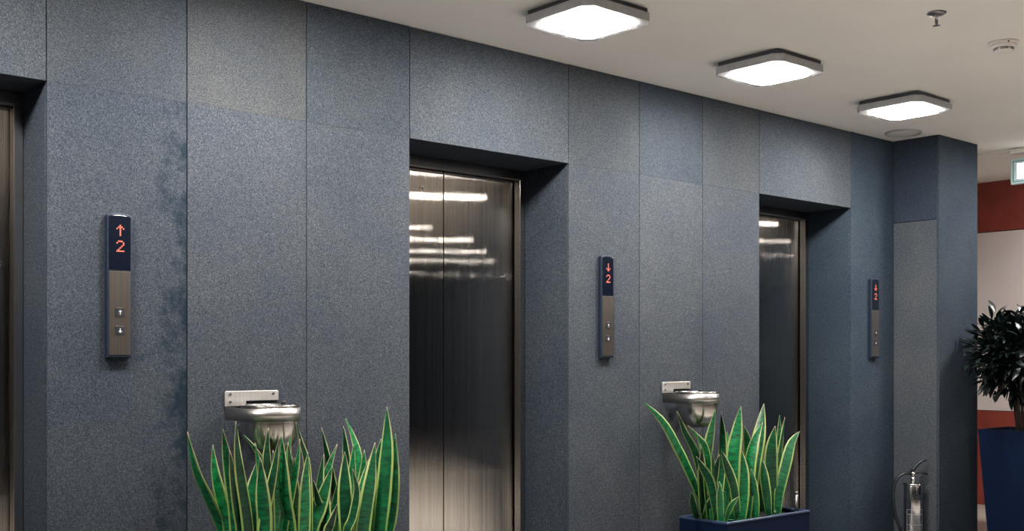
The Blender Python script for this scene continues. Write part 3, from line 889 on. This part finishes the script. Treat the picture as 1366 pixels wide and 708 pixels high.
# ------------------------------------------------------------------ planters
def trough(x0, x1, y0, y1, h, name, lab):
    t = empty(name, ((x0 + x1) / 2, (y0 + y1) / 2, 0))
    tag(t, lab, 'planter')
    hx, hy = (x1 - x0) / 2, (y1 - y0) / 2
    wl = 0.014
    b = MB()
    b.box(-hx, hx, -hy, -hy + wl, 0.0, h - 0.012, bevel=0.001)
    b.box(-hx, hx, hy - wl, hy, 0.0, h - 0.012, bevel=0.001)
    b.box(-hx, -hx + wl, -hy + wl, hy - wl, 0.0, h - 0.012)
    b.box(hx - wl, hx, -hy + wl, hy - wl, 0.0, h - 0.012)
    b.box(-hx + wl, hx - wl, -hy + wl, hy - wl, 0.0, 0.02)
    b.build('trough_body', M['blue_planter'], t)
    r = MB()
    e = 0.003; iw = 0.020
    r.box(-hx - e, hx + e, -hy - e, -hy + iw, h - 0.012, h, bevel=0.002)
    r.box(-hx - e, hx + e, hy - iw, hy + e, h - 0.012, h, bevel=0.002)
    r.box(-hx - e, -hx + iw, -hy + iw, hy - iw, h - 0.012, h)
    r.box(hx - iw, hx + e, -hy + iw, hy - iw, h - 0.012, h)
    r.build('rim', M['rim_blue'], t)
    # uneven soil
    b_ = bmesh.new()
    bmesh.ops.create_grid(b_, x_segments=24, y_segments=12, size=1.0)
    rs = random.Random(5)
    for v in b_.verts:
        v.co = Vector((v.co.x * (hx - 0.019), v.co.y * (hy - 0.019), h - 0.035 + rs.uniform(-0.008, 0.008)))
    s = MB(); s.merge(b_)
    o = s.build('soil', M['soil'], t)
    md = o.modifiers.new('thick', 'SOLIDIFY'); md.thickness = 0.04; md.offset = -1
    return t
PH = 0.42
trough(2.21, 3.06, 4.20, 4.57, PH, 'planter_trough', 'dark blue planter trough below the picture edge under the left snake plant')
trough(5.372, 6.22, 4.20, 4.57, PH, 'planter_trough', 'low dark blue planter trough holding the right snake plant')
t = empty('water_tube', (6.165, 4.262, PH - 0.05))
tag(t, 'short grey metal tube standing in the end of the right planter trough', 'tube')
MB().lathe([(0.0, 0.0), (0.010, 0.0), (0.010, 0.150), (0.0, 0.150)], n=16).build('tube_body', M['header_steel'], t)
MB().lathe([(0.0, 0.150), (0.0115, 0.150), (0.0115, 0.163), (0.009, 0.167), (0.0, 0.167)], n=16).build('cap', M['header_steel'], t)

# ------------------------------------------------------------------ snake plants
def snake_leaf(parent, pts, width, yaw, seed, loc):
    rs = random.Random(seed)
    P = [Vector(p) - Vector(loc) for p in pts]
    # smooth curve through the points (Catmull-Rom)
    N = 16
    seg = len(P) - 1
    def cr(u):
        k = min(int(u * seg), seg - 1); f = u * seg - k
        p0, p1, p2, p3 = P[max(k - 1, 0)], P[k], P[k + 1], P[min(k + 2, seg)]
        return 0.5 * ((2 * p1) + (p2 - p0) * f + (2 * p0 - 5 * p1 + 4 * p2 - p3) * f * f + (3 * p1 - p0 - 3 * p2 + p3) * f ** 3)
    C_ = [cr(i / N) for i in range(N + 1)]
    L = [0.0]
    for a, b in zip(C_, C_[1:]):
        L.append(L[-1] + (b - a).length)
    face = Matrix.Rotation(math.radians(yaw), 3, 'Z') @ Vector((-0.52, -0.854, 0.0))
    tw = rs.uniform(-0.5, 0.5)
    cup = rs.uniform(0.10, 0.24)
    cols = (-1.0, -0.73, -0.28, 0.28, 0.73, 1.0)
    verts, faces, uvs, mats = [], [], [], []
    for i, c in enumerate(C_):
        v = L[i] / L[-1]
        tn = (C_[min(i + 1, N)] - C_[max(i - 1, 0)]).normalized()
        fc = Matrix.Rotation(tw * v, 3, 'Z') @ face
        sd = tn.cross(fc)
        if sd.length < 0.05: sd = Vector((1, 0, 0))
        sd.normalize()
        nm = sd.cross(tn).normalized()
        if v < 0.45: k = 0.62 + 0.38 * math.sin(v / 0.45 * PI / 2)
        elif v < 0.62: k = 1.0
        else: k = max(1 - ((v - 0.62) / 0.38) ** 1.75, 0.0) * 0.985 + 0.015
        hw = width * 0.5 * k
        wav = 0.0022 * math.sin(v * 21 + seed)
        for q in cols:
            verts.append(c + sd * (hw * q) + nm * (-cup * hw * (abs(q) ** 1.6) + (wav if abs(q) > 0.9 else 0)))
            uvs.append((q * 0.5 + 0.5, v))
    nc = len(cols)
    for i in range(N):
        for q in range(nc - 1):
            faces.append((i * nc + q, i * nc + q + 1, (i + 1) * nc + q + 1, (i + 1) * nc + q))
            mats.append(1 if q in (0, nc - 2) else 0)
    me = bpy.data.meshes.new('leaf')
    me.from_pydata([tuple(v) for v in verts], [], faces)
    ul = me.uv_layers.new(name='UVMap')
    for lp in me.loops:
        ul.data[lp.index].uv = uvs[lp.vertex_index]
    me.materials.append(M['leaf_green']); me.materials.append(M['leaf_margin'])
    for f, mi in zip(me.polygons, mats):
        f.material_index = mi; f.use_smooth = True
    me.update()
    o = link('leaf', me, parent)
    md = o.modifiers.new('thick', 'SOLIDIFY'); md.thickness = 0.0028; md.offset = 0.0
    return o

for data, loc, lab, sd in ((SNAKE_A, (2.635, 4.385, 0.39), 'dense snake plant with yellow-edged leaves, left of the middle lift door', 100),
                           (SNAKE_B, (5.796, 4.385, 0.39), 'snake plant with yellow-edged leaves in the trough before the far lift door', 300)):
    t = empty('snake_plant', loc)
    tag(t, lab, 'plant', 'snake plants')
    for k, (pts, w, yaw) in enumerate(data):
        snake_leaf(t, pts, w * 1.18, yaw * 0.8, sd + k, loc)

# ------------------------------------------------------------------ fire extinguisher by the column
t = empty('fire_extinguisher', (7.862, 4.40, 0.0), math.radians(-41))
tag(t, 'chrome fire extinguisher with black hose standing on the floor beside the column', 'fire extinguisher')
R = 0.066
body = MB().lathe([(0.0, 0.012), (R - 0.004, 0.012), (R, 0.020), (R, 0.435), (R - 0.003, 0.444), (0.0, 0.444)], n=40).build('cylinder_body', M['chrome'], t)
MB().lathe([(0.0, 0.0), (R + 0.003, 0.0), (R + 0.003, 0.018), (R - 0.006, 0.018), (0.0, 0.012)], n=40).build('base_ring', M['black'], t)
MB().lathe([(0.0, 0.4445), (R + 0.007, 0.4445), (R + 0.008, 0.450), (R + 0.002, 0.458), (0.030, 0.466), (0.0, 0.466)], n=40).build('shoulder_cap', M['chrome'], t)
MB().lathe([(0.0, 0.466), (0.018, 0.466), (0.018, 0.490), (0.013, 0.495), (0.013, 0.518), (0.019, 0.522), (0.019, 0.540), (0.0, 0.540)], n=20).build('valve', M['chrome'], t)
MB().tube([(-0.016, 0, 0.530), (-0.060, 0, 0.531), (-0.105, 0, 0.508), (-0.138, 0, 0.455), (-0.150, 0, 0.38), (-0.146, 0, 0.29), (-0.128, 0, 0.20), (-0.104, -0.008, 0.13), (-0.088, -0.014, 0.085)], 0.0130, 12).build('hose', M['black'], t)
MB().lathe([(0.0, 0.0), (0.013, 0.0), (0.010, 0.075), (0.0, 0.075)], cx=-0.084, cy=-0.016, cz=0.025, n=14).build('nozzle', M['black'], t)
MB().tube([(-0.012, 0, 0.535), (0.004, 0, 0.563), (0.040, 0, 0.604), (0.080, 0, 0.628), (0.104, 0, 0.630)], [0.014, 0.014, 0.013, 0.011, 0.007], 10).build('squeeze_lever', M['black'], t)
MB().tube([(0.010, 0, 0.534), (0.040, 0, 0.540), (0.080, 0, 0.536), (0.112, 0, 0.522)], [0.012, 0.011, 0.010, 0.007], 10).build('carry_handle', M['black'], t)
lb = MB()
def arc_strip(a0, a1, z0, z1, r, mb):
    n = max(2, int(abs(a1 - a0) / 6))
    b_ = bmesh.new()
    P = []
    for k in range(n + 1):
        a = math.radians(a0 + (a1 - a0) * k / n)
        P.append([b_.verts.new((rr * math.cos(a), rr * math.sin(a), z)) for rr, z in ((r, z0), (r, z1), (r - 0.0012, z1), (r - 0.0012, z0))])
    for A, B in zip(P, P[1:]):
        for q in range(4):
            b_.faces.new((A[q], B[q], B[(q + 1) % 4], A[(q + 1) % 4]))
    b_.faces.new(P[0]); b_.faces.new(P[-1][::-1])
    bmesh.ops.recalc_face_normals(b_, faces=b_.faces[:])
    mb.merge(b_)
for z in (0.262, 0.226, 0.148, 0.070):
    arc_strip(-150, -30, z, z + 0.002, R + 0.0009, lb)
for a in (-150, -118, -62, -32):
    arc_strip(a, a + 1.8, 0.070, 0.264, R + 0.0009, lb)
lb.build('label_frame', M['label_grey'], body)
lk = MB()
for k, (a, z, da) in enumerate(((-110, 0.366, 16), (-88, 0.369, 12), (-70, 0.362, 14), (-108, 0.342, 26), (-78, 0.340, 20), (-140, 0.238, 12), (-56, 0.240, 16), (-150, 0.200, 10), (-50, 0.205, 14), (-145, 0.160, 14), (-48, 0.165, 10))):
    arc_strip(a, a + da, z, z + (0.012 if k < 3 else 0.007), R + 0.0008, lk)
lk.build('label_print', M['black'], body)

# ------------------------------------------------------------------ tall planter with a dark bush
px0, px1, py0, py1, ph, ins = 8.40, 8.90, 3.665, 4.165, 0.853, 0.055
t = empty('tall_planter', ((px0 + px1) / 2, (py0 + py1) / 2, 0))
tag(t, 'tall tapered dark blue planter at the right picture edge', 'planter')
hw = 0.25
b_ = bmesh.new()
def ring(h_, z): return [b_.verts.new((sx * h_, sy * h_, z)) for sx, sy in ((-1, -1), (1, -1), (1, 1), (-1, 1))]
rg = [ring(hw - ins, 0.0), ring(hw, ph), ring(hw - 0.02, ph), ring(hw - 0.03, ph - 0.06)]
for a, c in zip(rg, rg[1:]):
    for k in range(4):
        b_.faces.new((a[k], a[(k + 1) % 4], c[(k + 1) % 4], c[k]))
b_.faces.new(rg[0][::-1]); b_.faces.new(rg[-1])
bmesh.ops.recalc_face_normals(b_, faces=b_.faces[:])
bmesh.ops.bevel(b_, geom=[e for e in b_.edges if abs(e.verts[0].co.z - e.verts[1].co.z) > 0.5], offset=0.006, segments=2, affect='EDGES')
mb = MB(); mb.merge(b_); mb.build('planter_body', M['blue_planter'], t)
b_ = bmesh.new()
bmesh.ops.create_grid(b_, x_segments=12, y_segments=12, size=hw - 0.028)
rs = random.Random(8)
for v in b_.verts: v.co.z = ph - 0.045 + rs.uniform(-0.008, 0.008)
mb = MB(); mb.merge(b_); mb.build('soil', M['soil'], t)

BC = Vector((8.65, 3.915, ph - 0.05))
t = empty('leafy_bush', BC)
tag(t, 'dark glossy leafy bush growing in the tall blue planter', 'plant')
rs = random.Random(21)
tips = []
for k in range(9):
    a = 2 * PI * k / 9 + rs.uniform(-0.3, 0.3)
    rr = rs.uniform(0.12, 0.34)
    top = Vector((rr * math.cos(a) - 0.05, rr * math.sin(a) * 0.85 - 0.02, rs.uniform(0.55, 0.95)))
    base = Vector((0.05 * math.cos(a), 0.05 * math.sin(a), 0.0))
    mid = base.lerp(top, 0.5) * 0.8 + Vector((0, 0, 0.10))
    pts = [base, base.lerp(mid, 0.6), mid, mid.lerp(top, 0.55), top]
    MB().tube(pts, [0.011, 0.010, 0.008, 0.006, 0.003], 8).build('stem', M['stem'], t)
    tips.append(pts)

def bush_leaf_mesh(seed):
    q = random.Random(seed)
    L, w = q.uniform(0.085, 0.125), q.uniform(0.028, 0.038)
    drop = q.uniform(0.02, 0.05)
    n = 6
    b = bmesh.new()
    rows = []
    for i in range(n + 1):
        u = i / n
        hw_ = w * 0.5 * math.sin(PI * min(max(u, 0.02), 0.985)) ** 0.8
        z = -drop * u * u
        rows.append([b.verts.new((L * u, -hw_, z + 0.25 * hw_)), b.verts.new((L * u, 0, z)), b.verts.new((L * u, hw_, z + 0.25 * hw_))])
    for A, B in zip(rows, rows[1:]):
        for k in range(2):
            f = b.faces.new((A[k], A[k + 1], B[k + 1], B[k])); f.smooth = True
    me = bpy.data.meshes.new('leaf'); b.to_mesh(me); b.free()
    me.materials.append(M['bush_leaf'])
    return me
LM = [bush_leaf_mesh(k) for k in range(6)]

def leaf_matrix(inner=False):
    while True:
        d = Vector((rs.gauss(0, 1), rs.gauss(0, 1), rs.gauss(0, 1)))
        if d.length < 0.1: continue
        d.normalize()
        rad = rs.uniform(0.30, 0.88) if inner else rs.uniform(0.72, 1.0) * (1 + 0.10 * math.sin(5 * d.x + 3 * d.z) + 0.08 * math.sin(9 * d.y))
        c = Vector((-0.14, -0.03, 0.60))
        p = c + Vector((d.x * 0.52, d.y * 0.42, d.z * 0.35)) * rad
        # the crown narrows to the stems below
        if p.z < 0.52 and Vector((p.x, p.y)).length > 0.08 + 0.80 * max(p.z - 0.12, 0): continue
        if p.z < 0.10: continue
        wy = BC.y + p.y
        if wy > 4.15 and BC.x + p.x < 8.75: continue
        out = (d * 0.7 + Vector((0, 0, 0.05)) + Vector((rs.uniform(-.6, .6), rs.uniform(-.6, .6), rs.uniform(-.5, .5)))).normalized()
        tipy = wy + out.y * 0.14
        if tipy > 4.245 and BC.x + p.x < 8.8: continue
        yv = Vector((0, 0, 1)).cross(out)
        if yv.length < 0.1: continue
        yv.normalize(); zv = out.cross(yv)
        roll = rs.uniform(-0.7, 0.7)
        yv, zv = yv * math.cos(roll) + zv * math.sin(roll), zv * math.cos(roll) - yv * math.sin(roll)
        return Matrix(((out.x, yv.x, zv.x, p.x), (out.y, yv.y, zv.y, p.y), (out.z, yv.z, zv.z, p.z), (0, 0, 0, 1)))
for k in range(280):
    o = bpy.data.objects.new('leaf', LM[k % 6])
    C.objects.link(o)
    o.parent = t
    o.matrix_local = leaf_matrix()
fb = bmesh.new()
for k in range(1900):
    n0 = len(fb.verts)
    fb.from_mesh(LM[k % 6])
    fb.verts.ensure_lookup_table()
    mtx = leaf_matrix(inner=True)
    for v in fb.verts[n0:]:
        v.co = mtx @ v.co
me = bpy.data.meshes.new('inner_foliage'); fb.to_mesh(me); fb.free()
me.materials.append(M['bush_leaf'])
o = link('inner_foliage', me, t)
o['kind'] = 'stuff'
